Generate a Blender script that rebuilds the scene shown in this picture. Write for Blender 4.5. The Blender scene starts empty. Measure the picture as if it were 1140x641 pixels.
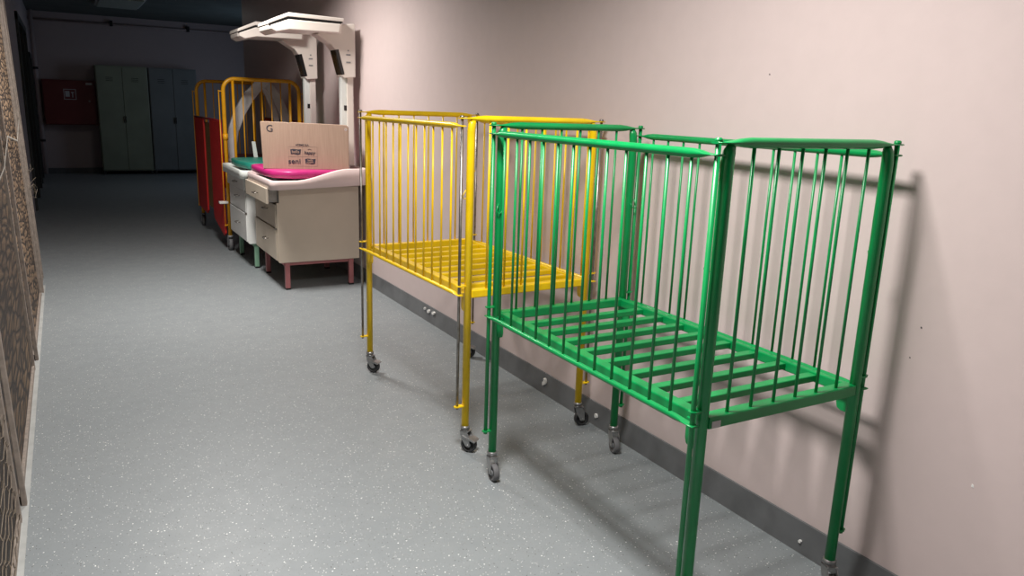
import bpy, bmesh, math, random
from mathutils import Vector, Matrix
random.seed(7)
PI = math.pi
scene = bpy.context.scene
COL = scene.collection

# ------------------------------------------------------------------ materials
def new_mat(name):
    m = bpy.data.materials.new(name); m.use_nodes = True
    nt = m.node_tree; b = nt.nodes['Principled BSDF']
    return m, nt, b

def coords(nt, scale=(1, 1, 1)):
    g = nt.nodes.new('ShaderNodeNewGeometry')
    mp = nt.nodes.new('ShaderNodeMapping'); mp.inputs['Scale'].default_value = scale
    nt.links.new(g.outputs['Position'], mp.inputs['Vector'])
    return mp.outputs['Vector']

def ramp(nt, src, stops):
    r = nt.nodes.new('ShaderNodeValToRGB')
    while len(r.color_ramp.elements) < len(stops): r.color_ramp.elements.new(0.5)
    for e, (p, c) in zip(r.color_ramp.elements, stops):
        e.position = p; e.color = c if len(c) == 4 else (*c, 1)
    nt.links.new(src, r.inputs['Fac']); return r.outputs['Color']

def mixc(nt, fac, a, b, mode='MIX'):
    n = nt.nodes.new('ShaderNodeMix'); n.data_type = 'RGBA'; n.blend_type = mode
    for s, v in ((n.inputs[0], fac), (n.inputs[6], a), (n.inputs[7], b)):
        if hasattr(v, 'links'): nt.links.new(v, s)
        elif isinstance(v, (int, float)): s.default_value = v
        else: s.default_value = (*v, 1) if len(v) == 3 else v
    return n.outputs[2]

def noise(nt, vec, scale, detail=3, rough=.55):
    n = nt.nodes.new('ShaderNodeTexNoise'); n.inputs['Scale'].default_value = scale
    n.inputs['Detail'].default_value = detail; n.inputs['Roughness'].default_value = rough
    nt.links.new(vec, n.inputs['Vector']); return n.outputs['Fac']

def bump(nt, b, h, strength=.2, dist=.002):
    n = nt.nodes.new('ShaderNodeBump'); n.inputs['Strength'].default_value = strength
    n.inputs['Distance'].default_value = dist
    nt.links.new(h, n.inputs['Height']); nt.links.new(n.outputs['Normal'], b.inputs['Normal'])

def paint(name, col, rough=.35, var=.12, scale=9, metal=0, bmp=.05, spec=.5):
    m, nt, b = new_mat(name)
    v = coords(nt); f = noise(nt, v, scale)
    lo = tuple(c * (1 - var) for c in col); hi = tuple(min(1, c * (1 + var)) for c in col)
    nt.links.new(ramp(nt, f, [(.3, lo), (.7, hi)]), b.inputs['Base Color'])
    b.inputs['Roughness'].default_value = rough; b.inputs['Metallic'].default_value = metal
    b.inputs['Specular IOR Level'].default_value = spec
    if bmp: bump(nt, b, noise(nt, v, 140, 2), bmp, .001)
    return m

M = {}
M['green'] = paint('green_enamel', (.001, .245, .062), .34)
M['yellow'] = paint('yellow_enamel', (.90, .60, .004), .3)
M['orange'] = paint('orange_yellow_enamel', (.84, .40, .010), .32)
M['steel'] = paint('worn_steel', (.27, .25, .23), .33, .3, 30, metal=.9)
M['zinc'] = paint('zinc_plated_steel', (.34, .34, .34), .38, .15, 40, metal=.8)
M['rubber'] = paint('grey_rubber', (.13, .13, .135), .7, .15)
M['black_rubber'] = paint('black_rubber', (.025, .026, .028), .55, .15)
M['grey_plastic'] = paint('grey_plastic', (.22, .23, .24), .5, .1)
M['cream'] = paint('cream_lacquer', (.52, .455, .37), .38, .04, 4)
M['white'] = paint('white_lacquer', (.70, .71, .69), .38, .04, 4)
M['pinkwhite'] = paint('pale_pink_plastic', (.74, .60, .58), .3, .03, 4)
M['trayw'] = paint('white_plastic', (.74, .78, .75), .3, .03, 4)
M['pinkleg'] = paint('dusty_pink_enamel', (.36, .13, .135), .4, .1)
M['greenleg'] = paint('pale_green_enamel', (.22, .40, .28), .4, .1)
M['pink'] = paint('magenta_vinyl', (.42, .018, .15), .36, .08, 6, bmp=.12)
M['teal'] = paint('teal_vinyl', (.015, .20, .15), .42, .12, 6, bmp=.12)
M['red'] = paint('red_vinyl', (.52, .016, .014), .45, .1, 5)
M['darkred'] = paint('dark_red_vinyl', (.22, .010, .014), .45, .1, 5)
M['redmetal'] = paint('red_cabinet_paint', (.16, .018, .018), .4, .1, 3)
M['beige'] = paint('warm_white_plastic', (.74, .68, .62), .35, .03, 4)
M['black'] = paint('black_plastic', (.012, .012, .013), .25, .1)
M['ink'] = paint('dark_print_ink', (.03, .03, .045), .7, .05)
M['lockergreen'] = paint('grey_green_locker_paint', (.25, .275, .20), .42, .08, 3)
M['lockergrey'] = paint('blue_grey_locker_paint', (.19, .205, .205), .42, .08, 3)
M['gap'] = paint('dark_gap', (.02, .02, .02), .8, .1)
M['ceiling'] = paint('dark_grey_green_ceiling', (.13, .15, .14), .75, .15, 2)
M['doorpaint'] = paint('brown_grey_door', (.20, .17, .15), .5, .1, 3)
M['doorframe'] = paint('dark_door_frame', (.03, .035, .035), .5, .1, 3)
M['archgrey'] = paint('grey_padded_plastic', (.62, .62, .63), .55, .1, 8)
M['board'] = paint('olive_brown_gap', (.16, .10, .03), .6, .2, 8)
M['batten'] = paint('weathered_pale_batten', (.24, .20, .17), .6, .22, 30)
M['strap'] = paint('pale_strapping', (.30, .28, .25), .5, .15, 60)
M['wire'] = paint('galvanised_wire', (.17, .135, .10), .5, .25, 60)
M['sticker'] = paint('white_sticker', (.55, .53, .53), .6, .05)
M['chip'] = paint('bare_plaster', (.80, .80, .78), .8, .05)
M['tube'] = paint('opal_diffuser', (.45, .50, .44), .4, .05)
M['kerb'] = paint('pale_grey_edging', (.36, .37, .36), .5, .12, 12)
M['baseboard'] = paint('dark_grey_skirting_paint', (.125, .13, .135), .38, .18, 7)

def wall_mat(name, col):
    m, nt, b = new_mat(name); v = coords(nt)
    f = noise(nt, v, 1.3, 4); f2 = noise(nt, v, 14, 4)
    c = mixc(nt, f, tuple(x * .95 for x in col), tuple(x * 1.04 for x in col))
    c = mixc(nt, ramp(nt, f2, [(.35, (0, 0, 0)), (.75, (.35, .35, .35))]), c, tuple(x * .9 for x in col))
    nt.links.new(c, b.inputs['Base Color'])
    b.inputs['Roughness'].default_value = .48; b.inputs['Specular IOR Level'].default_value = .35
    bump(nt, b, noise(nt, v, 60, 4), .12, .002)
    return m
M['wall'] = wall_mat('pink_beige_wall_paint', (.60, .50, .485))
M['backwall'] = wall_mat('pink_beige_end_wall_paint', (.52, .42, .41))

def floor_mat():
    m, nt, b = new_mat('speckled_epoxy_floor'); v = coords(nt)
    n1 = noise(nt, v, 1.1, 5); n2 = noise(nt, v, 9, 5, .7)
    base = mixc(nt, n1, (.205, .228, .24), (.25, .27, .278))
    base = mixc(nt, ramp(nt, n2, [(.35, (0, 0, 0)), (.8, (.5, .5, .5))]), base, (.18, .20, .21))
    col = base
    for scale, thr, dens, c, off in ((95, .24, .95, (.78, .79, .78), 0), (170, .30, .90, (.58, .59, .58), 5), (110, .22, .93, (.05, .05, .05), 11), (210, .34, .86, (.17, .175, .18), 17)):
        mp = nt.nodes.new('ShaderNodeMapping'); mp.inputs['Location'].default_value = (off, off * .7, 0)
        nt.links.new(v, mp.inputs['Vector'])
        vo = nt.nodes.new('ShaderNodeTexVoronoi'); vo.inputs['Scale'].default_value = scale
        nt.links.new(mp.outputs['Vector'], vo.inputs['Vector'])
        lt = nt.nodes.new('ShaderNodeMath'); lt.operation = 'LESS_THAN'; lt.inputs[1].default_value = thr
        nt.links.new(vo.outputs['Distance'], lt.inputs[0])
        sp = nt.nodes.new('ShaderNodeSeparateColor'); nt.links.new(vo.outputs['Color'], sp.inputs[0])
        gt = nt.nodes.new('ShaderNodeMath'); gt.operation = 'GREATER_THAN'; gt.inputs[1].default_value = dens
        nt.links.new(sp.outputs[0], gt.inputs[0])
        mu = nt.nodes.new('ShaderNodeMath'); mu.operation = 'MULTIPLY'
        nt.links.new(lt.outputs[0], mu.inputs[0]); nt.links.new(gt.outputs[0], mu.inputs[1])
        col = mixc(nt, mu.outputs[0], col, c)
    nt.links.new(col, b.inputs['Base Color'])
    rr = nt.nodes.new('ShaderNodeMapRange'); rr.inputs[3].default_value = .38; rr.inputs[4].default_value = .54
    nt.links.new(n2, rr.inputs[0]); nt.links.new(rr.outputs[0], b.inputs['Roughness']); b.inputs['Specular IOR Level'].default_value = .4
    bump(nt, b, noise(nt, v, 45, 3), .08, .002)
    return m
M['floor'] = floor_mat()

def cardboard():
    m, nt, b = new_mat('brown_cardboard'); v = coords(nt, (40, 40, 2))
    f = noise(nt, v, 3, 3)
    nt.links.new(ramp(nt, f, [(.3, (.33, .225, .165)), (.7, (.39, .275, .205))]), b.inputs['Base Color'])
    b.inputs['Roughness'].default_value = .75
    return m
M['card'] = cardboard()

def crackle(name, hi, lo, scale, edge):
    m, nt, b = new_mat(name); v = coords(nt, (1, .2, 1.0))
    n = nt.nodes.new('ShaderNodeTexNoise'); n.inputs['Scale'].default_value = 9
    nt.links.new(v, n.inputs['Vector'])
    va = nt.nodes.new('ShaderNodeVectorMath'); va.operation = 'MULTIPLY_ADD'
    va.inputs[1].default_value = (.06, .06, .06); nt.links.new(n.outputs['Color'], va.inputs[0]); nt.links.new(v, va.inputs[2])
    vo = nt.nodes.new('ShaderNodeTexVoronoi'); vo.feature = 'DISTANCE_TO_EDGE'; vo.inputs['Scale'].default_value = scale
    nt.links.new(va.outputs[0], vo.inputs['Vector'])
    tone = ramp(nt, noise(nt, v, 3.2, 5, .7), [(.35, lo), (.7, hi)])
    c = mixc(nt, ramp(nt, vo.outputs['Distance'], [(edge * .4, (1, 1, 1)), (edge, (0, 0, 0))]), tone, (.022, .014, .010))
    nt.links.new(c, b.inputs['Base Color']); b.inputs['Roughness'].default_value = .7
    bump(nt, b, vo.outputs['Distance'], .6, .02)
    return m
M['bark'] = crackle('crackled_brown_board', (.30, .20, .12), (.14, .09, .055), 30, .2)
M['bark2'] = crackle('crackled_grey_brown_board', (.17, .11, .06), (.06, .04, .028), 20, .2)
M['bark3'] = crackle('dark_crackled_board', (.035, .025, .02), (.014, .010, .008), 16, .2)

# ------------------------------------------------------------------ mesh helpers
class MB:
    def __init__(s): s.bm = bmesh.new()
    def box(s, x0, x1, y0, y1, z0, z1, mtx=None):
        vs = [s.bm.verts.new(p) for p in ((x0, y0, z0), (x1, y0, z0), (x1, y1, z0), (x0, y1, z0), (x0, y0, z1), (x1, y0, z1), (x1, y1, z1), (x0, y1, z1))]
        for f in ((0, 3, 2, 1), (4, 5, 6, 7), (0, 1, 5, 4), (1, 2, 6, 5), (2, 3, 7, 6), (3, 0, 4, 7)): s.bm.faces.new([vs[i] for i in f])
        if mtx: bmesh.ops.transform(s.bm, matrix=mtx, verts=vs)
        return s
    def tube(s, pts, r, seg=14, cap=True, prof=None):
        """sweep; r may be a list of radii or of (ru, rv)"""
        P = [Vector(p) for p in pts]; n = len(P)
        T = []
        for i in range(n):
            a = P[i] - P[i - 1] if i else P[1] - P[0]; b = P[i + 1] - P[i] if i < n - 1 else P[i] - P[i - 1]
            T.append((a.normalized() + b.normalized()).normalized())
        up = Vector((0, 0, 1)) if abs(T[0].z) < .9 else Vector((1, 0, 0))
        N = (up - T[0] * up.dot(T[0])).normalized()
        rings = []
        for i in range(n):
            if i:
                N = (N - T[i] * N.dot(T[i])).normalized()
            B = T[i].cross(N)
            rr = r[i] if isinstance(r, (list, tuple)) and not isinstance(r[0], (int, float)) or isinstance(r, list) else r
            ru, rv = (rr if isinstance(rr, tuple) else (rr, rr))
            rings.append([s.bm.verts.new(P[i] + N * math.cos(2 * PI * k / seg) * ru + B * math.sin(2 * PI * k / seg) * rv) for k in range(seg)])
        for i in range(n - 1):
            for k in range(seg):
                f = s.bm.faces.new((rings[i][k], rings[i][(k + 1) % seg], rings[i + 1][(k + 1) % seg], rings[i + 1][k])); f.smooth = True
        if cap:
            s.bm.faces.new(rings[0][::-1]); s.bm.faces.new(rings[-1])
        return s
    def lathe(s, prof, c=(0, 0, 0), axis='z', seg=28):
        """closed profile of (radius, height)"""
        rings = []
        for (r, h) in prof:
            ring = []
            for k in range(seg):
                a = 2 * PI * k / seg; u, v = r * math.cos(a), r * math.sin(a)
                p = {'z': (u, v, h), 'x': (h, u, v), 'y': (u, h, v)}[axis]
                ring.append(s.bm.verts.new(Vector(p) + Vector(c)))
            rings.append(ring)
        m = len(rings)
        for i in range(m):
            for k in range(seg):
                f = s.bm.faces.new((rings[i][k], rings[i][(k + 1) % seg], rings[(i + 1) % m][(k + 1) % seg], rings[(i + 1) % m][k])); f.smooth = True
        return s
    def prism(s, poly, axis, a, b):
        """extrude polygon along axis from a to b; poly in the other two axes (in x,y,z order)"""
        def P(u, v, w): return {'x': (w, u, v), 'y': (u, w, v), 'z': (u, v, w)}[axis]
        A = [s.bm.verts.new(P(u, v, a)) for u, v in poly]; B = [s.bm.verts.new(P(u, v, b)) for u, v in poly]
        n = len(poly)
        s.bm.faces.new(A); s.bm.faces.new(B[::-1])
        for i in range(n): s.bm.faces.new((A[i], B[i], B[(i + 1) % n], A[(i + 1) % n]))
        return s
    def build(s, name, mat, parent=None, bev=0, seg=2):
        bmesh.ops.recalc_face_normals(s.bm, faces=s.bm.faces)
        me = bpy.data.meshes.new(name); s.bm.to_mesh(me); s.bm.free()
        o = bpy.data.objects.new(name, me); COL.objects.link(o); me.materials.append(mat)
        if parent: o.parent = parent
        if bev:
            md = o.modifiers.new('bevel', 'BEVEL'); md.width = bev; md.segments = seg; md.limit_method = 'ANGLE'; md.angle_limit = math.radians(40)
            md.harden_normals = False
        return o

def rrect(x0, x1, y0, y1, r, n=6):
    out = []
    for cx, cy, a0 in ((x1 - r, y1 - r, 0), (x0 + r, y1 - r, 90), (x0 + r, y0 + r, 180), (x1 - r, y0 + r, 270)):
        for k in range(n + 1):
            a = math.radians(a0 + 90 * k / n); out.append((cx + r * math.cos(a), cy + r * math.sin(a)))
    return out

def thing(name, label, cat, loc, rz=0, group=None):
    o = bpy.data.objects.new(name, None); COL.objects.link(o); o.empty_display_size = .1
    o.location = loc; o.rotation_euler = (0, 0, rz); o['label'] = label; o['category'] = cat
    if group: o['group'] = group
    return o
def tag(o, label, cat, group=None):
    o['label'] = label; o['category'] = cat
    if group: o['group'] = group
    return o
def struct(o): o['kind'] = 'structure'; return o

# ------------------------------------------------------------------ room
XW, XL, YB, YN, ZC = 2.15, -.40, 17.0, -9.0, 2.93
struct(MB().box(XL - .2, 4.4, YN, YB + .1, -.1, 0).build('floor', M['floor']))
struct(MB().box(XL - .2, 4.4, YN, YB + .1, ZC, ZC + .1).build('ceiling', M['ceiling']))
struct(MB().box(XW, XW + .2, YN, 10.9, 0, ZC).build('wall_right', M['wall']))
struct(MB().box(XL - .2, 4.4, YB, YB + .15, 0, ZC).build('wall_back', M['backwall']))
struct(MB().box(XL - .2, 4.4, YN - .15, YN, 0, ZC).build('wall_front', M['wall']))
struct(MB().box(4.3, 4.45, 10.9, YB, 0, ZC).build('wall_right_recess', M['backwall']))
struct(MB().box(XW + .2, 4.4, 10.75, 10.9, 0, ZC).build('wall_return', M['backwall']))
# left wall with a dark doorway (y 9.2..10.4) and a door leaf near the far end (y 15.2..16.2)
wl = MB()
for y0, y1, z0, z1 in ((YN, 11.6, 0, ZC), (11.6, 14.4, 2.38, ZC), (14.4, 15.1, 0, ZC), (15.1, 16.2, 2.1, ZC), (16.2, YB, 0, ZC)):
    wl.box(XL - .2, XL, y0, y1, z0, z1)
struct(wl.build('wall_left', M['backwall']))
d = struct(MB().box(XL - .16, XL - .12, 11.6, 14.4, 0, 2.38).build('doorway_dark', M['doorframe']))  # dark sheet painted as the unlit interior of the doorway, no leaf
fr = MB()
for a in ((11.56, 11.66, 0, 2.43), (14.34, 14.44, 0, 2.43), (12.97, 13.03, 0, 2.38)): fr.box(XL - .13, XL + .03, a[0], a[1], a[2], a[3])
fr.box(XL - .13, XL + .03, 11.56, 14.44, 2.36, 2.45)
fr.build('door_frame', M['doorframe'], d)
d2 = struct(MB().box(XL - .05, XL - .01, 15.17, 16.13, .01, 2.04).build('door_2', M['doorpaint']))
fr = MB().box(XL - .06, XL + .03, 15.08, 15.17, 0, 2.12).box(XL - .06, XL + .03, 16.13, 16.22, 0, 2.12).box(XL - .06, XL + .03, 15.08, 16.22, 2.04, 2.12)
fr.build('door_frame', M['doorframe'], d2)
MB().tube([(XL, 15.27, 1.1), (XL + .05, 15.27, 1.1), (XL + .05, 15.4, 1.1)], .011).build('door_handle', M['black'], d2)
# skirting
b = struct(MB().prism([(XW - .018, 0), (XW + .01, 0), (XW + .01, .118), (XW - .006, .112)], 'y', YN, 10.9).build('baseboard_right', M['baseboard']))
for (y, z, w, h) in ((4.87, .082, .012, .012), (4.80, .080, .022, .016), (4.72, .086, .024, .014), (3.255, .071, .016, .022), (3.27, .055, .009, .016), (2.786, .053, .013, .013), (1.563, .045, .007, .006)):
    pts = []
    for k in range(7):
        a = 2 * PI * k / 7; q = .6 + .5 * random.random(); pts.append((y + math.cos(a) * w * q, z + math.sin(a) * h * q))
    MB().prism(pts, 'x', XW - .0215, XW - .008).build('paint_chip', M['chip'], b)
struct(MB().box(XL, 4.3, YB - .015, YB, 0, .1).build('baseboard_back', M['baseboard']))
struct(MB().box(XL, -.2305, YN, 6.95, 0, .004).build('trim_1', M['kerb']))
# wall scuffs
for (y, z, w) in ((1.044, .501, .004), (1.265, .909, .0025), (1.944, 1.645, .0022), (1.285, .81, .002)):
    struct(MB().prism([(y - w, z - w), (y + w, z - .7 * w), (y + .8 * w, z + w * 1.4), (y - .5 * w, z + w)], 'x', XW - .001, XW + .001).build('trim_2', M['chip'] if w > .003 else M['gap']))
# pipe under the ceiling of the end wall
pr = thing('ceiling_pipe', 'thin pale pipe running along the top of the end wall', 'pipe', (0, YB - .05, 2.78))
MB().tube([(XL, 0, 0), (4.3, 0, 0)], .018).build('pipe', M['backwall'], pr)
for x in (.95, 2.3, 3.6): MB().box(x - .025, x + .025, -.03, .05, -.03, .07).build('pipe_clip', M['gap'], pr)
vp = thing('wall_pipe', 'brown vertical pipe in the far left corner beside the red cabinet', 'pipe', (XL + .055, 16.86, 0))
MB().tube([(0, 0, 0), (0, 0, ZC)], .035).build('pipe', M['backwall'], vp)
for z in (.6, 1.9): MB().lathe([(.034, z), (.034, z + .04), (.042, z + .04), (.042, z)]).build('pipe_clip', M['gap'], vp)
# dead ceiling light
cl = thing('ceiling_light', 'unlit pale flat fluorescent light on dark ceiling near the lockers', 'light', (.93, 14.1, ZC))
MB().box(-.33, .33, -.72, .72, -.03, 0).build('light_housing', M['white'], cl, .006)
MB().box(-.30, .30, -.69, .69, -.055, -.03).build('light_diffuser', M['tube'], cl, .012)

# ------------------------------------------------------------------ left: leaning framed wire screens
def screen(y0, y1, label, back, wire_r=0, ztop=2.55):
    t = thing('framed_screen', label, 'screen', (-.236, y0, 0), 0, 'framed screens leaning on the left wall')
    L = y1 - y0
    sh = Matrix(((1, 0, -.027, 0), (0, 1, 0, 0), (0, 0, 1, 0), (0, 0, 0, 1)))
    def lean(o):
        o.data.transform(sh); return o
    lean(MB().box(-.017, 0, 0, .03, .0, ztop).build('frame_stile', M['batten'], t, .002))
    lean(MB().box(-.030, -.012, L - .05, L - .02, .0, ztop).build('frame_stile', M['batten'], t, .002))
    lean(MB().box(-.030, -.014, .03, L - .05, .0, .03).build('frame_rail', M['batten'], t, .002))
    lean(MB().box(-.030, -.014, .03, L - .05, ztop - .03, ztop).build('frame_rail', M['batten'], t, .002))
    lean(MB().box(-.036, -.026, .01, L - .03, .01, ztop - .01).build('backing_board', back, t))
    if wire_r:
        w = MB(); py, pz = .16, .046; xo = -.012
        for j in range(int(ztop / pz) - 1):
            for i in range(int((L - .05) / py)):
                cy = .03 + i * py + (py / 2 if j % 2 else 0); cz = .03 + j * pz
                if cy + py > L - .02: continue
                jt = lambda k=.01: random.uniform(-k, k)
                w.tube([(xo, cy, cz), (xo + jt(.004), cy + py / 2, cz + pz * .5 + jt()), (xo, cy + py, cz)], wire_r, 5, False)
                w.tube([(xo, cy + py / 2, cz + pz * .5), (xo + jt(.006), cy + py / 2 + jt(), cz + pz)], wire_r * 1.3, 5, False)
        lean(w.build('wire_mesh', M['wire'], t))
    return t
s0 = screen(4.93, 6.62, 'far framed screen with brown brick-like surface on the left wall, beyond the two darker ones', M['bark'])
s1 = screen(3.10, 4.80, 'middle framed screen with orange-brown crackled backing', M['bark2'])
s2 = screen(1.35, 3.02, 'nearest framed screen with loose pale wire over black backing', M['bark3'], .0013)
s3 = screen(6.68, 7.3, 'narrow framed screen with frayed wire ends, standing farthest down the left wall', M['bark'], 0, 2.3)
# bright strapping tied across the screens
def onscreen(y, z): return (-.232 - .027 * z + .003, y, z)
tag(MB().tube([onscreen(3.2, 1.06), onscreen(3.56, 1.10), onscreen(4.38, 1.14), onscreen(4.95, 1.26), onscreen(5.85, 1.19), onscreen(6.4, 1.3)], [(.006, .002)] * 6, 8).build('strap', M['strap']), 'pale strap tied diagonally across the framed screens on the left', 'strap')
# frayed wire ends sticking out of the far screen
fw = MB()
for k in range(12):
    y = 6.66 + random.uniform(0, .05); z = .72 + random.uniform(0, .2)
    fw.tube([(-.255, y, z), (-.245 + random.uniform(0, .03), y + random.uniform(0, .06), z + random.uniform(-.03, .04)), (-.235 + random.uniform(-.01, .03), y + random.uniform(0, .10), z + random.uniform(-.05, .06))], .0012, 4)
o = fw.build('frayed_wire', M['wire']); o.parent = s3; o.location = (.236, -6.68, 0)

# ------------------------------------------------------------------ cribs
def caster(parent, x, y, ang, wheelmat, r=.036, ztop=.112, brake=False):
    """swivel caster: collar + fork as one part, wheel as sub-part"""
    c, s = math.cos(ang), math.sin(ang)
    T = Matrix.Translation((x, y, 0)) @ Matrix.Rotation(ang, 4, 'Z')
    off = .022
    f = MB()
    f.lathe([(.001, ztop - .004), (.021, ztop - .004), (.021, ztop + .008), (.014, ztop + .010), (.014, ztop + .022), (.001, ztop + .022)], seg=20)
    f.lathe([(.001, ztop - .016), (.017, ztop - .016), (.019, ztop - .008), (.001, ztop - .008)], seg=20)
    for sy in (-1, 1):
        poly = [(-.016, ztop - .012), (.016, ztop - .012), (.03, ztop - .035), (off + .011, r - .006), (off - .009, r - .006), (-.010, ztop - .045)]
        f.prism(poly, 'y', sy * .0165 - .0015, sy * .0165 + .0015)
    f.box(-.016, .024, -.018, .018, ztop - .016, ztop - .012)
    f.tube([(off, -.021, r), (off, .021, r)], .0045, 10)
    o = f.build('caster', M['zinc'], parent); o.data.transform(T)
    w = MB().lathe([(.012, -.008), (r * .72, -.006), (r * .76, -.012), (r * .95, -.012), (r, -.008), (r, .008), (r * .95, .012), (r * .76, .012), (r * .72, .006), (.012, .008)], (off, 0, r), 'y', 32)
    w = w.build('wheel', wheelmat, o); w.data.transform(T)
    h = MB().lathe([(.002, -.0125), (.0125, -.0125), (.0125, .0125), (.002, .0125)], (off, 0, r), 'y', 20).build('wheel_hub', M['grey_plastic'], o); h.data.transform(T)
    if brake:
        bl = MB().prism([(-.005, ztop - .03), (.05, ztop - .045), (.062, ztop - .052), (.058, ztop - .058), (.03, ztop - .05), (-.005, ztop - .04)], 'y', -.024, .024).build('brake_lever', M['zinc'], o, .002); bl.data.transform(T)
    return o

def rail_profile(a, b, flat, r=.0135, thin=.003, wide=.014):
    """tube from a to b whose ends are hammered flat for `flat` metres; returns pts, radii"""
    A, B = Vector(a), Vector(b); d = (B - A).normalized(); L = (B - A).length
    st = [(0, thin, wide), (flat * .55, thin, wide), (flat * .8, r * .45, wide), (flat * 1.15, r * .8, r * 1.05), (flat * 1.6, r, r)]
    P = [A + d * t for t, _, _ in st] + [B - d * t for t, _, _ in reversed(st)]
    R = [(u, v) for _, u, v in st] + [(u, v) for _, u, v in reversed(st)]
    return P, R

def make_crib(label, loc, rz, mat, rodmat, H, B, W=.6204, L=1.163, casters=(), wheelmat=None, plate=False, G=.034):
    t = thing('crib', label, 'crib', loc, rz, 'metal barred cribs on casters along the right wall')
    hx, hy = W / 2, L / 2; PR = .0165
    zp = .117
    for (sx, sy, ang, brake) in casters:
        x, y = sx * hx, sy * hy
        # post: round tube with a slanted, pinched top under the end rail
        MB().tube([(x, y, zp), (x, y, H - .05), (x - sx * .004, y, H - .022), (x - sx * .010, y, H - .006)], [(PR, PR), (PR, PR), (PR, PR * .9), (PR * .72, PR * .6)], 20).build('post', mat, t)
        caster(t, x, y, ang, wheelmat or M['rubber'], brake=brake)
        # outboard guide rod with top cap and bottom lug
        gx = x + sx * G
        rod = MB().tube([(gx, y, .205), (gx, y, H + .012)], .0075 if rodmat is mat else .0062, 12)
        rod.build('guide_rod', rodmat, t)
        MB().tube([(gx, y, H + .001), (gx, y, H + .010)], .0100, 12).build('rod_cap', rodmat, t)
        MB().prism([(x + sx * .008, y - .010), (gx - sx * .0, y - .013), (gx + sx * .014, y - .006), (gx + sx * .014, y + .006), (gx, y + .013), (x + sx * .008, y + .010)], 'z', .214, .219).build('rod_bracket', mat, t)
        MB().prism([(x + sx * .008, y - .010), (gx - sx * .0, y - .013), (gx + sx * .014, y - .006), (gx + sx * .014, y + .006), (gx, y + .013), (x + sx * .008, y + .010)], 'z', B + .024, B + .029).build('rod_bracket', mat, t)
        # rounded gusset under the bed frame
        gs = MB().prism([(y - sy * .012, B - .012), (y - sy * .055, B - .012), (y - sy * .055, B - .072), (y - sy * .050, B - .088), (y - sy * .036, B - .094), (y - sy * .012, B - .094)], 'x', x - .004, x + .004)
        gs.build('gusset', mat, t, .002)
        # little wire latch hook on the post
        zz = H - .32
        MB().tube([(x + sx * .012, y - sy * .014, zz + .03), (x + sx * .024, y - sy * .020, zz + .004), (x + sx * .016, y - sy * .022, zz - .008), (x + sx * .002, y - sy * .019, zz - .004), (x - sx * .004, y - sy * .017, zz + .012)], .0022, 8).build('latch_hook', mat, t)
    for sy in (-1, 1):     # end frames
        y = sy * hy
        P, R = rail_profile((-hx - G - .012, y, H), (hx + G + .012, y, H), .075)
        r_ = MB().tube(P, R, 16).build('end_rail', mat, t)
        for k in range(6):
            x = -hx + W * (k + 1) / 7
            MB().tube([(x, y, B + .004), (x, y, H - .008)], .0048, 10).build('end_bar', mat, t)
        MB().box(-hx + .012, hx - .012, y - .021 - sy * .006, y + .021 - sy * .006, B - .028, B + .006).build('bed_end_rail', mat, t, .004)
    for sx in (-1, 1):     # bed side rails and drop gates
        x = sx * (hx - .022)
        wd = .020 if sx < 0 else .012
        x = sx * (hx - wd - .002)
        MB().box(x - wd, x + wd, -hy + .012, hy - .012, B - .030, B + .004).build('bed_side_rail', mat, t, .004)
        gx = sx * (hx + G)
        zt, zb = H - .030, B - .012
        P, R = rail_profile((gx, -hy - .012, zt), (gx, hy + .012, zt), .06, r=.0125)
        g = MB().tube(P, R, 16).build('gate_top_rail', mat, t)
        P, R = rail_profile((gx, -hy - .014, zb), (gx, hy + .014, zb), .05, r=.0095, wide=.013)
        MB().tube(P, R, 16).build('gate_bottom_rail', mat, t)
        for k in range(12):
            y = -hy + L * (k + 1) / 13
            MB().tube([(gx, y, zb + .004), (gx, y, zt - .004)], .0046, 10).build('gate_bar', mat, t)
    n = 8
    for k in range(n):
        y = -hy + .012 + (L - .05) * (k + 1) / (n + 1)
        MB().box(-hx + .040, hx - .026, y - .0165, y + .0165, B - .024, B - .002).build('slat', mat, t, .003)
    if plate:
        MB().box(-hx + .022, -hx + .052, -hy - .0175, -hy - .0155, B - .024, B - .006).build('number_plate', M['sticker'], t)
    return t

def center(x, y, r, W=.6204, L=1.163):
    u, v = W / 2, L / 2
    return (x + u * math.cos(r) - v * math.sin(r), y + u * math.sin(r) + v * math.cos(r), 0)
make_crib('glossy green metal crib with green guide rods, nearest the camera by the wall', center(1.4056, 1.3752, -.012), -.012, M['green'], M['green'], 1.436, .713,
          casters=((-1, -1, -1.5, False), (1, -1, -1.9, False), (-1, 1, -1.65, False), (1, 1, -1.8, False)), plate=True)
make_crib('bright yellow metal crib with bare steel guide rods, behind the green crib', center(1.435, 2.8206, .0227), .0227, M['yellow'], M['steel'], 1.4536, .7331,
          casters=((-1, -1, -.95, True), (1, -1, -.25, False), (-1, 1, -.85, True), (1, 1, -.6, True)), wheelmat=M['black_rubber'], G=.042)

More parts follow.
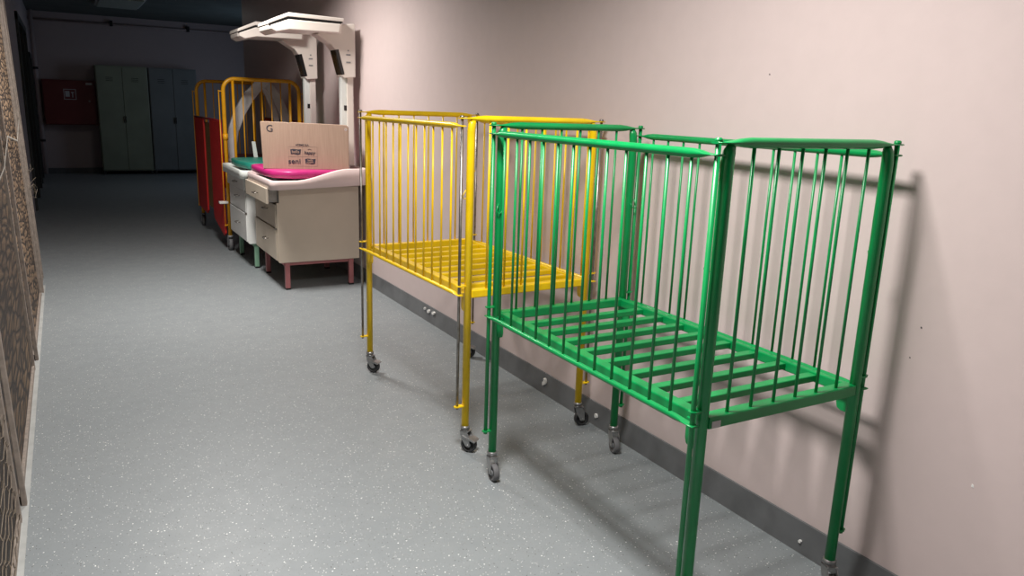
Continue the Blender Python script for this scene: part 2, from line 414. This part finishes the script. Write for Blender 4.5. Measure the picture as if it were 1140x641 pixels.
# ------------------------------------------------------------------ large hooped cot with red panels
def hoop_cot():
    t = thing('hooped_cot', 'orange-yellow hooped cot with red vinyl side panels behind the cream carts', 'crib', (1.735, 8.86, 0))
    hw, hl, H = .365, .86, 1.685; R = .019
    for sy in (-1, 1):
        y = sy * hl
        pts = [(-hw, y, .15), (-hw, y, H - .11)]
        for k in range(1, 8):
            a = PI - PI / 2 * k / 8; pts.append((-hw + .11 + .11 * math.cos(a), y, H - .11 + .11 * math.sin(a)))
        pts.append((-hw + .11, y, H)); pts.append((hw - .11, y, H))
        for k in range(1, 8):
            a = PI / 2 - PI / 2 * k / 8; pts.append((hw - .11 + .11 * math.cos(a), y, H - .11 + .11 * math.sin(a)))
        pts += [(hw, y, H - .11), (hw, y, .15)]
        MB().tube(pts, R, 16).build('end_hoop', M['orange'], t)
        for k in range(7):
            x = -hw + 2 * hw * (k + 1) / 8
            r = .0135 if k in (0, 6) else .0055
            MB().tube([(x, y, .62), (x, y, H - .006)], r, 12).build('hoop_bar', M['orange'], t)
        MB().tube([(-hw, y, .62), (hw, y, .62)], .016, 12).build('cross_rail', M['orange'], t)
        for sx in (-1, 1):
            x = sx * hw
            c = MB().lathe([(.001, .132), (.026, .132), (.026, .155), (.001, .155)], (x, y, 0), seg=20)
            for s in (-1, 1): c.prism([(y - .03, .135), (y + .03, .135), (y + .05, .10), (y + .035, .05), (y + .005, .05)], 'x', x + s * .024 - .002, x + s * .024 + .002)
            c = c.build('caster', M['grey_plastic'], t)
            c.data.update()
            MB().lathe([(.02, -.014), (.045, -.012), (.047, -.018), (.060, -.018), (.065, -.011), (.065, .011), (.060, .018), (.047, .018), (.045, .012), (.02, .014)], (x, y + .02, .065), 'x', 32).build('wheel', M['rubber'], c)
            MB().lathe([(.002, -.017), (.021, -.017), (.021, .017), (.002, .017)], (x, y + .02, .065), 'x', 20).build('wheel_hub', M['grey_plastic'], c)
            # thin outboard guide rod and clips
            gx = x + sx * .042
            MB().tube([(gx, y, .24), (gx, y, H - .11)], .005, 8).build('guide_rod', M['orange'], t)
            for z in (.26, .86, H - .12): MB().box(min(x, gx) - .006, max(x, gx) + .006, y - .008, y + .008, z - .004, z + .004).build('rod_bracket', M['orange'], t)
            MB().tube([(x, y, 1.10), (x, y, 1.16)], R + .006, 16).build('height_collar', M['orange'], t)
    MB().box(-hw - .09, -hw - .005, -hl - .02, -hl + .04, .475, .50).build('pedal', M['white'], t, .006)
    for sx in (-1, 1):
        x = sx * (hw + .035)
        MB().tube([(x, -hl, 1.283), (x, hl, 1.283)], .011, 12).build('side_rail', M['darkred'], t)
        ya, yb, yc, yd = -hl + .01, -.22, .20, hl - .01
        MB().prism([(ya, 1.275), (yb, 1.275), (yb + .02, .30), (yb - .02, .24), (ya + .08, .14), (ya + .02, .17)], 'x', x - .010, x + .010).build('side_panel', M['red'], t, .006)
        MB().prism([(yc, 1.275), (yd, 1.275), (yd - .02, .25), (yc + .06, .23), (yc - .0, .27)], 'x', x - .010, x + .010).build('side_panel', M['red'], t, .006)
        MB().prism([(yb, 1.24), (yc, 1.24), (yc, .33), (yb, .33)], 'x', x + .012 * -sx - .004, x + .012 * -sx + .004).build('gap_fill', M['board'], t)  # added sheet coloured like the dark see-through gap between the red panels
    MB().box(-hw + .02, hw - .02, -hl + .03, hl - .03, .60, .66).build('bed_base', M['darkred'], t, .008)
    MB().box(-hw + .03, hw - .03, -hl + .04, hl - .04, .66, .86).build('mattress', M['darkred'], t, .03, 3)
    return t
hoop_cot()

# bowed grey stand on the cot (two bowed flat legs joined at the top)
def bowed_stand():
    t = thing('bowed_stand', 'grey bowed two-legged stand rising inside the hooped cot', 'stand', (0, 8.3, .861))
    def strip(pts, w, name, yoff):
        mb = MB(); n = len(pts)
        mb.tube([(x, yoff, z - .861) for x, z in pts], [(.012, w)] * n, 12)
        return mb
    def leg(outer, y0, y1, name):
        mb = MB(); out = []
        for i, (x, z, w) in enumerate(outer):
            a = outer[max(i - 1, 0)]; b = outer[min(i + 1, len(outer) - 1)]
            d = Vector((b[0] - a[0], b[1] - a[1])).normalized(); nrm = Vector((-d.y, d.x))
            out.append((Vector((x, z)) + nrm * w * .62, Vector((x, z)) - nrm * w * .62))
        poly = [(p.x, p.y - .861) for p, _ in out] + [(q.x, q.y - .861) for _, q in reversed(out)]
        mb.prism(poly, 'y', y0, y1); return mb.build(name, M['archgrey'], t, .012, 3)
    leg([(1.46, .868, .085), (1.465, 1.00, .085), (1.495, 1.18, .085), (1.565, 1.36, .09), (1.66, 1.52, .09), (1.76, 1.63, .08), (1.85, 1.685, .06)], -.05, .01, 'bowed_leg')
    leg([(2.055, .866, .07), (2.06, 1.05, .07), (2.055, 1.22, .075), (2.01, 1.38, .08), (1.95, 1.52, .08), (1.88, 1.62, .07), (1.80, 1.685, .06)], -.02, .045, 'bowed_leg')
    leg([(1.97, .866, .045), (1.965, 1.15, .045), (1.93, 1.35, .045), (1.87, 1.52, .045), (1.82, 1.62, .04)], -.01, .02, 'inner_strut')
    return t
bowed_stand()

# ------------------------------------------------------------------ infant warmer carts
def cart(label, loc, body, tray, leg, matt_label, matt, opened, group, head_dy=0):
    t = thing('warmer_cart', label, 'cart', loc, 0, group)
    # local: x 0..0.67 towards the wall, y 0..0.78 away from camera
    BW, BD, Z0, Z1 = .67, .78, .228, .83
    ft = MB().box(.05, .63, .03, .06, Z0 - .03, Z0).box(.05, .63, .70, .73, Z0 - .03, Z0).box(.05, .08, .06, .70, Z0 - .03, Z0).box(.60, .63, .06, .70, Z0 - .03, Z0)
    ft.build('leg_frame', leg, t, .003)
    for x in (.075, .605):
        for y in (.035, .725):
            l_ = MB().box(x - .019, x + .019, y - .019, y + .019, .012, Z0 - .001).build('leg', leg, t, .004)
            MB().box(x - .021, x + .021, y - .021, y + .021, 0, .014).build('foot_cap', M['black'], l_, .003)
    # carcass: chamfered lower front corner, recessed drawer front bays
    c = MB()
    poly = [(0, Z0 + .012), (.012, Z0), (BW, Z0), (BW, Z1), (.02, Z1), (.02, Z1 - .12), (0, Z1 - .12)]
    c.prism(poly, 'y', 0, .016); c.prism(poly, 'y', BD - .016, BD)
    c.box(.02, BW, .016, BD - .016, Z0, Z0 + .016); c.box(BW - .016, BW, .016, BD - .016, Z0 + .016, Z1)
    c.box(.02, .036, .016, BD - .016, Z0 + .016, Z1 - .12)
    c.build('body', body, t, .002)
    MB().box(.045, .06, .02, BD - .02, Z1 - .12, Z1 - .002).build('bay_shade', M['gap'], t)  # near-black sheet standing for the shade behind the top drawer
    def handle(par, x, y, z, wd=.09):
        MB().tube([(x, y - wd / 2, z), (x - .028, y - wd / 2, z - .002), (x - .032, y - wd / 2 + .004, z - .004), (x - .032, y + wd / 2 - .004, z - .004), (x - .028, y + wd / 2, z - .002), (x, y + wd / 2, z)], .0042, 8).build('handle', M['steel'], par)
    xo = -.078 if opened else -.02
    dr = MB().box(xo, xo + .018, .0, BD, Z1 - .125, Z1 - .003).build('drawer', body, t, .003)
    MB().box(xo + .018, .04, .03, .045, Z1 - .115, Z1 - .02).box(xo + .018, .04, BD - .045, BD - .03, Z1 - .115, Z1 - .02).build('drawer_side', M['zinc'], dr)
    handle(dr, xo, BD * .42, Z1 - .065)
    dr = MB().box(-.006, .001, .022, BD - .02, Z1 - .32, Z1 - .135).build('drawer', body, t, .002); handle(dr, -.006, BD * .42, Z1 - .195)
    dr = MB().box(-.010, .001, .010, BD - .01, Z0 + .02, Z1 - .33).build('drawer', body, t, .003); handle(dr, -.010, BD * .42, Z0 + .16)
    MB().box(-.016, .002, .006, .020, Z1 - .335, Z1 - .322).build('drawer_stop', M['steel'], t)
    # tray: shallow rounded basin, rim rising towards the wall
    tr = MB(); X0, X1, Y0, Y1 = -.065, .715, -.125, BD + .015
    out = rrect(X0, X1, Y0, Y1, .06, 8); inn = rrect(X0 + .03, X1 - .03, Y0 + .03, Y1 - .03, .045, 8)
    def zt(x):
        f = (x - .12) / (.56 - .12); f = max(0, min(1, f)); f = f * f * (3 - 2 * f)
        return .895 + .088 * f
    def zb(x): return .822 + .03 * max(0, min(1, (x - X0) / (X1 - X0)))
    # densify
    def dens(poly):
        r = []
        for i in range(len(poly)):
            a, b = Vector(poly[i]), Vector(poly[(i + 1) % len(poly)]); k = max(1, int((b - a).length / .05))
            for j in range(k): r.append(tuple(a + (b - a) * j / k))
        return r
    import_n = 14
    def dn(poly_c):
        r = []
        m = len(poly_c)
        for i in range(m):
            a, b = Vector(poly_c[i]), Vector(poly_c[(i + 1) % m]); L = (b - a).length
            k = import_n if L > .2 else 1
            for j in range(k): r.append(a + (b - a) * j / k)
        return r
    O, I = dn(out), dn(inn); n = len(O)
    vs = [[tr.bm.verts.new((p.x * 1, p.y, zb(p.x))) for p in O], [tr.bm.verts.new((p.x, p.y, zt(p.x) - .006)) for p in O],
          [tr.bm.verts.new((p.x + (q.x - p.x) * .15, p.y + (q.y - p.y) * .15, zt(p.x))) for p, q in zip(O, I)],
          [tr.bm.verts.new((p.x + (q.x - p.x) * .7, p.y + (q.y - p.y) * .7, zt(p.x))) for p, q in zip(O, I)],
          [tr.bm.verts.new((q.x, q.y, zt(q.x) - .010)) for q in I], [tr.bm.verts.new((q.x, q.y, .872)) for q in I]]
    for a, b in zip(vs, vs[1:]):
        for k in range(n):
            f = tr.bm.faces.new((a[k], a[(k + 1) % n], b[(k + 1) % n], b[k])); f.smooth = True
    tr.bm.faces.new(vs[0][::-1]); tr.bm.faces.new(vs[-1])
    tr.build('tray', tray, t)
    # mast with channel and lamp bracket
    my = .20
    m = MB().box(.635, .690, my - .045, my + .045, .985, 2.05).build('mast', M['beige'], t, .006)
    MB().box(.590, .637, my - .03, my + .03, .985, 1.72).build('mast_channel', M['trayw'], t, .004)
    so = MB().box(.612, .640, my - .0335, my - .029, 1.435, 1.475).build('socket', M['black'], t, .002)
    # bracket (profile in x,z) – local x = world x - loc.x
    br = MB().prism([(.43, 2.03), (.43, 2.085), (.69, 2.115), (.70, 2.105), (.70, 1.70), (.605, 1.69), (.585, 1.705), (.535, 1.90), (.50, 1.945), (.38, 2.015)], 'y', my - .075, my + .075)
    br.build('lamp_bracket', M['beige'], t, .008, 3)
    # dark control strip on the slanted face and its side
    a = Vector((.592, 0, 1.70)); 
    MB().prism([(.531, 1.905), (.560, 1.91), (.606, 1.722), (.585, 1.716)], 'y', my - .0785, my - .070).build('control_strip', M['black'], t, .002)
    MB().prism([(.530, 1.905), (.538, 1.905), (.588, 1.72), (.580, 1.715)], 'y', my - .078, my + .055).build('control_panel', M['black'], t, .002)
    for z, w in ((1.905, .006), (1.873, .018), (1.815, .018)):
        MB().box(.64 - w, .64 + w, my - .078, my - .074, z - .005, z + .005).build('button', M['grey_plastic'], t)
    # hood: bent shell, flat towards the mast and dipping at its free end
    y0, y1 = my - .17, my + .20
    def shell(prof, name, mat, inset, bev):
        hd = MB(); cx = sum(p[0] for p in prof) / len(prof); cz = sum(p[1] for p in prof) / len(prof)
        rs = []
        for y, k in ((y0, inset), (y0 + .035, 1), (y1 - .035, 1), (y1, inset)):
            rs.append([hd.bm.verts.new((cx + (x - cx) * (1 - (1 - k) * .3), y, (cz + (z - cz) * k) if z < cz or name != 'lamp_hood' else z)) for x, z in prof])
        n = len(prof)
        for a_, b_ in zip(rs, rs[1:]):
            for k in range(n): hd.bm.faces.new((a_[k], a_[(k + 1) % n], b_[(k + 1) % n], b_[k]))
        hd.bm.faces.new(rs[0]); hd.bm.faces.new(rs[-1][::-1])
        return hd.build(name, mat, t, bev)
    shell([(-.005, 2.052), (.145, 2.116), (.575, 2.112), (.580, 2.140), (.15, 2.148), (.0, 2.078)], 'lamp_hood', M['beige'], 1, .005)
    shell([(.004, 2.044), (.145, 2.107), (.568, 2.104), (.568, 2.113), (.145, 2.117), (.004, 2.055)], 'hood_seam', M['black'], 1, 0)
    shell([(-.002, 2.046), (.145, 2.110), (.574, 2.106), (.560, 2.025), (.15, 2.02), (.045, 1.992), (.0, 2.015)], 'hood_underside', M['beige'], .8, .005)
    return t
g = 'infant warmer carts with overhead lamps'
cart('cream infant warmer cart on pink legs, its overhead lamp hood nearest the camera', (1.40, 6.095, 0), M['cream'], M['pinkwhite'], M['pinkleg'], '', None, True, g)
c2 = cart('white infant warmer cart on pale green legs, behind the cream cart', (1.355, 7.03, 0), M['white'], M['trayw'], M['greenleg'], '', None, False, g)
MB().prism([(.235, .90), (.275, .90), (.250, 1.10), (.215, 1.10)], 'y', .735, .747).build('side_guard', M['trayw'], c2, .003)

def pad(name, mat, label, poly, z0, z1, curl=None):
    mb = MB(); P = [Vector(p) for p in poly]; c = sum(P, Vector((0, 0))) / len(P); n = len(P)
    prof = [(.94, z0), (1, z0 + .008), (1, z1 - .010), (.97, z1 - .002), (.90, z1), (.5, z1 + .002)]
    # densify
    Q = []
    for i in range(n):
        for j in range(6): Q.append(P[i] + (P[(i + 1) % n] - P[i]) * j / 6)
    # soften corners
    for _ in range(2): Q = [(Q[i - 1] + Q[i] * 2 + Q[(i + 1) % len(Q)]) / 4 for i in range(len(Q))]
    rs = []
    for s, z in prof:
        rs.append([mb.bm.verts.new((c.x + (q.x - c.x) * s, c.y + (q.y - c.y) * s, z + (curl(q) if curl else 0))) for q in Q])
    m = len(Q)
    for a, b_ in zip(rs, rs[1:]):
        for k in range(m):
            f = mb.bm.faces.new((a[k], a[(k + 1) % m], b_[(k + 1) % m], b_[k])); f.smooth = True
    mb.bm.faces.new(rs[0][::-1]); mb.bm.faces.new(rs[-1])
    o = mb.build(name, mat); return tag(o, label, 'mattress')
pad('changing_mattress', M['pink'], 'bright pink vinyl mattress lying on the cream cart under the cardboard box', [(1.345, 6.85), (1.345, 6.30), (1.375, 6.12), (1.50, 6.02), (1.90, 6.03), (2.06, 6.05), (2.06, 6.84)], .905, .965,)
pad('changing_mattress', M['teal'], 'dark teal vinyl mattress lying on the white cart tray', [(1.35, 7.72), (1.33, 7.36), (1.38, 7.00), (1.98, 7.00), (1.98, 7.74)], .895, .955)

# ------------------------------------------------------------------ cardboard box with prints
def text_mesh(body, size, name, mat, parent, loc, depth=.0006, bold=0, shear=0, spacing=1):
    cu = bpy.data.curves.new(name, 'FONT'); cu.body = body; cu.size = size; cu.extrude = depth; cu.offset = bold; cu.shear = shear
    cu.align_x = 'CENTER'; cu.align_y = 'CENTER'; cu.space_character = spacing
    tmp = bpy.data.objects.new(name, cu); COL.objects.link(tmp)
    dg = bpy.context.evaluated_depsgraph_get(); me = bpy.data.meshes.new_from_object(tmp.evaluated_get(dg))
    bpy.data.objects.remove(tmp)
    me.transform(Matrix.Rotation(PI / 2, 4, 'X')); me.transform(Matrix.Translation(loc))
    me.materials.clear(); me.materials.append(mat)
    o = bpy.data.objects.new(name, me); COL.objects.link(o); o.parent = parent; return o
def carton():
    bl, br = Vector((1.350, 6.275)), Vector((1.983, 6.075)); w = (br - bl).length
    a = math.atan2(br.y - bl.y, br.x - bl.x)
    t = thing('cardboard_box', 'long brown cardboard box standing on the pink mattress, printed G and seni', 'box', (bl.x, bl.y, .967), a)
    t.rotation_euler = (math.radians(0), math.radians(0), a)
    h, dpt = .365, .105
    m = MB()
    m.prism([(-.012, h), (0, 0), (w, 0), (w, h - .025), (w - .015, h - .012), (.30, h - .004), (.22, h - .001), (.20, h - .007), (.17, h - .002)], 'y', 0, dpt)
    m.build('carton', M['card'], t, .0015)
    MB().box(w - .0015, w + .003, .003, dpt - .003, .0, h - .03).build('end_flap', M['card'], t)
    MB().box(-.001, .02, dpt, dpt + .002, .0, h - .01).build('back_flap', M['card'], t)
    e = -.0012
    text_mesh('G', .075, 'printed_letter', M['ink'], t, (.058, e, .312))
    MB().box(.253, .263, e, .0, .186, .194).build('printed_mark', M['ink'], t)
    text_mesh('TZMO S.A.', .020, 'printed_text', M['ink'], t, (.310, e, .190), bold=.0002)
    text_mesh('seni', .058, 'printed_text', M['ink'], t, (.240, e, .060), bold=.0008, spacing=1.05)
    def badge(cx, cz, lines, nm):
        p = [(cx - .040, cz + .018), (cx - .02, cz + .023), (cx + .02, cz + .018), (cx + .042, cz + .021), (cx + .036, cz - .019), (cx + .012, cz - .023), (cx - .015, cz - .017), (cx - .036, cz - .019)]
        bo = MB().prism(p, 'y', e, 0).build(nm, M['ink'], t)
        for s_, dz, sz in lines: text_mesh(s_, sz, 'printed_text', M['card'], bo, (cx, e - .0008, cz + dz), bold=.0004)
    badge(.250, .136, [('bella', 0, .032)], 'printed_badge')
    badge(.362, .062, [('bella', .009, .022), ('HAPPY', -.010, .018)], 'printed_badge')
    text_mesh('happy', .036, 'printed_text', M['ink'], t, (.358, e, .130), bold=.0004, shear=.2)
    MB().tube([(.345, e, .155), (.358, e, .160), (.371, e, .155)], .0012, 6).build('printed_mark', M['ink'], t)
    gr = MB()
    for x in (.196, .303, .418): gr.box(x - .0004, x + .0004, e * .5, 0, .022, .176)
    for z in (.022, .098, .176): gr.box(.196, .418, e * .5, 0, z - .0004, z + .0004)
    gr.build('printed_grid', M['ink'], t)
    # torn ring sticker at the upper right corner
    MB().lathe([(.006, -.001), (.010, -.001), (.010, 0.0), (.006, 0.0)], (w - .020, -.0005, h - .045), 'y', 16).build('torn_ring', M['sticker'], t)
carton()

# ------------------------------------------------------------------ lockers and hydrant cabinet at the end
def locker(x0, x1, mat, label):
    y0, y1, z0, z1 = 16.55, 16.98, .07, 2.02
    t = thing('metal_locker', label, 'locker', ((x0 + x1) / 2, y0, 0), 0, 'metal lockers against the end wall')
    w = (x1 - x0) / 2; dpt = y1 - y0 - .0
    MB().box(-w, w, .02, dpt, z0, z1).build('locker_body', mat, t, .004)
    for s in (-1, 1):
        a, b_ = (-w + .012, -.005) if s < 0 else (.005, w - .012)
        dd = MB().box(a, b_, 0, .02, z0 + .02, z1 - .02).build('locker_door', mat, t, .004)
        vt = MB()
        cx = (a + b_) / 2
        for z in (1.74, 1.77, 1.80): vt.box(cx - .06, cx + .06, -.002, .001, z, z + .008)
        vt.build('vent', M['gap'], dd)
        k = MB().box(-.022 if s < 0 else .010, -.010 if s < 0 else .022, -.022, -.001, .98, 1.10).build('locker_handle', M['black'], dd, .002)
    for x in (-w + .03, w - .03):
        for y in (.05, dpt - .05): MB().box(x - .02, x + .02, y - .02, y + .02, 0, z0).build('leg', M['gap'], t)
locker(.595, 1.475, M['lockergreen'], 'grey-green double door metal locker beside the red cabinet')
locker(1.49, 2.345, M['lockergrey'], 'blue-grey double door metal locker right of the grey-green one')
hc = thing('hydrant_cabinet', 'red fire hydrant cabinet mounted on the end wall left of lockers', 'cabinet', (.16, 16.78, .915))
MB().box(-.44, .435, 0, .215, 0, .815).build('cabinet_box', M['redmetal'], hc, .006)
MB().box(-.425, .42, -.018, 0, .015, .80).build('cabinet_door', M['redmetal'], hc, .006)
sg = MB()
def fr_rect(mb, x0, x1, z0, z1, w, y0, y1):
    mb.box(x0, x1, y0, y1, z0, z0 + w); mb.box(x0, x1, y0, y1, z1 - w, z1); mb.box(x0, x0 + w, y0, y1, z0 + w, z1 - w); mb.box(x1 - w, x1, y0, y1, z0 + w, z1 - w)
fr_rect(sg, -.10, .10, .46, .65, .010, -.020, -.0175)
sg.prism([(-.075, .51), (-.005, .51), (-.005, .615), (-.075, .615)], 'y', -.020, -.0175)
sg.prism([(.02, .60), (.065, .60), (.065, .582), (.050, .582), (.050, .50), (.035, .50), (.035, .582), (.02, .582)], 'y', -.020, -.0175)
sg.build('hydrant_sign', M['sticker'], hc)
MB().box(.27, .375, -.020, -.0175, .735, .775).build('inspection_sticker', M['sticker'], hc)
MB().lathe([(.001, -.03), (.016, -.03), (.018, -.018), (.001, -.018)], (.31, 0, .44), 'y', 16).build('cabinet_lock', M['zinc'], hc)

# ------------------------------------------------------------------ camera
cam = bpy.data.cameras.new('camera'); co = bpy.data.objects.new('camera', cam); COL.objects.link(co)
f_px, pitch, roll, yaw = 848.39, .2315, .0350, .5300
cam.sensor_width = 36; cam.lens = f_px / 1140 * 36; cam.clip_start = .02
cy, sy_, cp, sp = math.cos(yaw), math.sin(yaw), math.cos(pitch), math.sin(pitch)
fw_ = Vector((sy_ * cp, cy * cp, -sp)); rt = Vector((cy, -sy_, 0)); up = rt.cross(fw_)
r2 = rt * math.cos(roll) + up * math.sin(roll); u2 = -rt * math.sin(roll) + up * math.cos(roll)
co.matrix_world = Matrix(((r2.x, u2.x, -fw_.x, 0), (r2.y, u2.y, -fw_.y, 0), (r2.z, u2.z, -fw_.z, 1.5), (0, 0, 0, 1)))
scene.camera = co

# ------------------------------------------------------------------ light
def lamp(name, loc, sx, sy, power, col, rot=(0, 0, 0), spread=PI):
    l = bpy.data.lights.new(name, 'AREA'); l.shape = 'RECTANGLE'; l.size = sx; l.size_y = sy; l.energy = power; l.color = col; l.spread = spread
    o = bpy.data.objects.new(name, l); COL.objects.link(o); o.location = loc; o.rotation_euler = rot
    return o
lamp('ceiling_lamp_near', (.70, 1.65, 2.88), .42, .6, 92, (1, .965, .93), spread=2.6)
lamp('ceiling_lamp_mid', (.85, 5.75, 2.88), .42, .6, 86, (1, .955, .91), spread=2.6)
lamp('recess_daylight', (4.2, 14.2, 1.75), 1.3, 1.1, 11, (.55, .74, 1), rot=(0, math.radians(90), 0))
lamp('far_end_fill', (1.6, 13.6, 2.85), .5, .5, 3.5, (1, .97, .92))  # added fill that lifts the dim far end, no fitting there
wn = MB(); wn.box(4.27, 4.31, 13.5, 14.9, 1.05, 1.10).box(4.27, 4.31, 13.5, 14.9, 2.4, 2.45).box(4.27, 4.31, 13.5, 13.55, 1.1, 2.4).box(4.27, 4.31, 14.85, 14.9, 1.1, 2.4).box(4.27, 4.31, 14.18, 14.22, 1.1, 2.4)
struct(wn.build('window_1', M['white']))
w = bpy.data.worlds.new('world'); scene.world = w; w.use_nodes = True
w.node_tree.nodes['Background'].inputs[0].default_value = (.5, .55, .6, 1); w.node_tree.nodes['Background'].inputs[1].default_value = .05

scene.view_settings.view_transform = 'Standard'; scene.view_settings.look = 'None'
scene.view_settings.exposure = 0.0; scene.view_settings.gamma = 1; scene.view_settings.use_curve_mapping = False
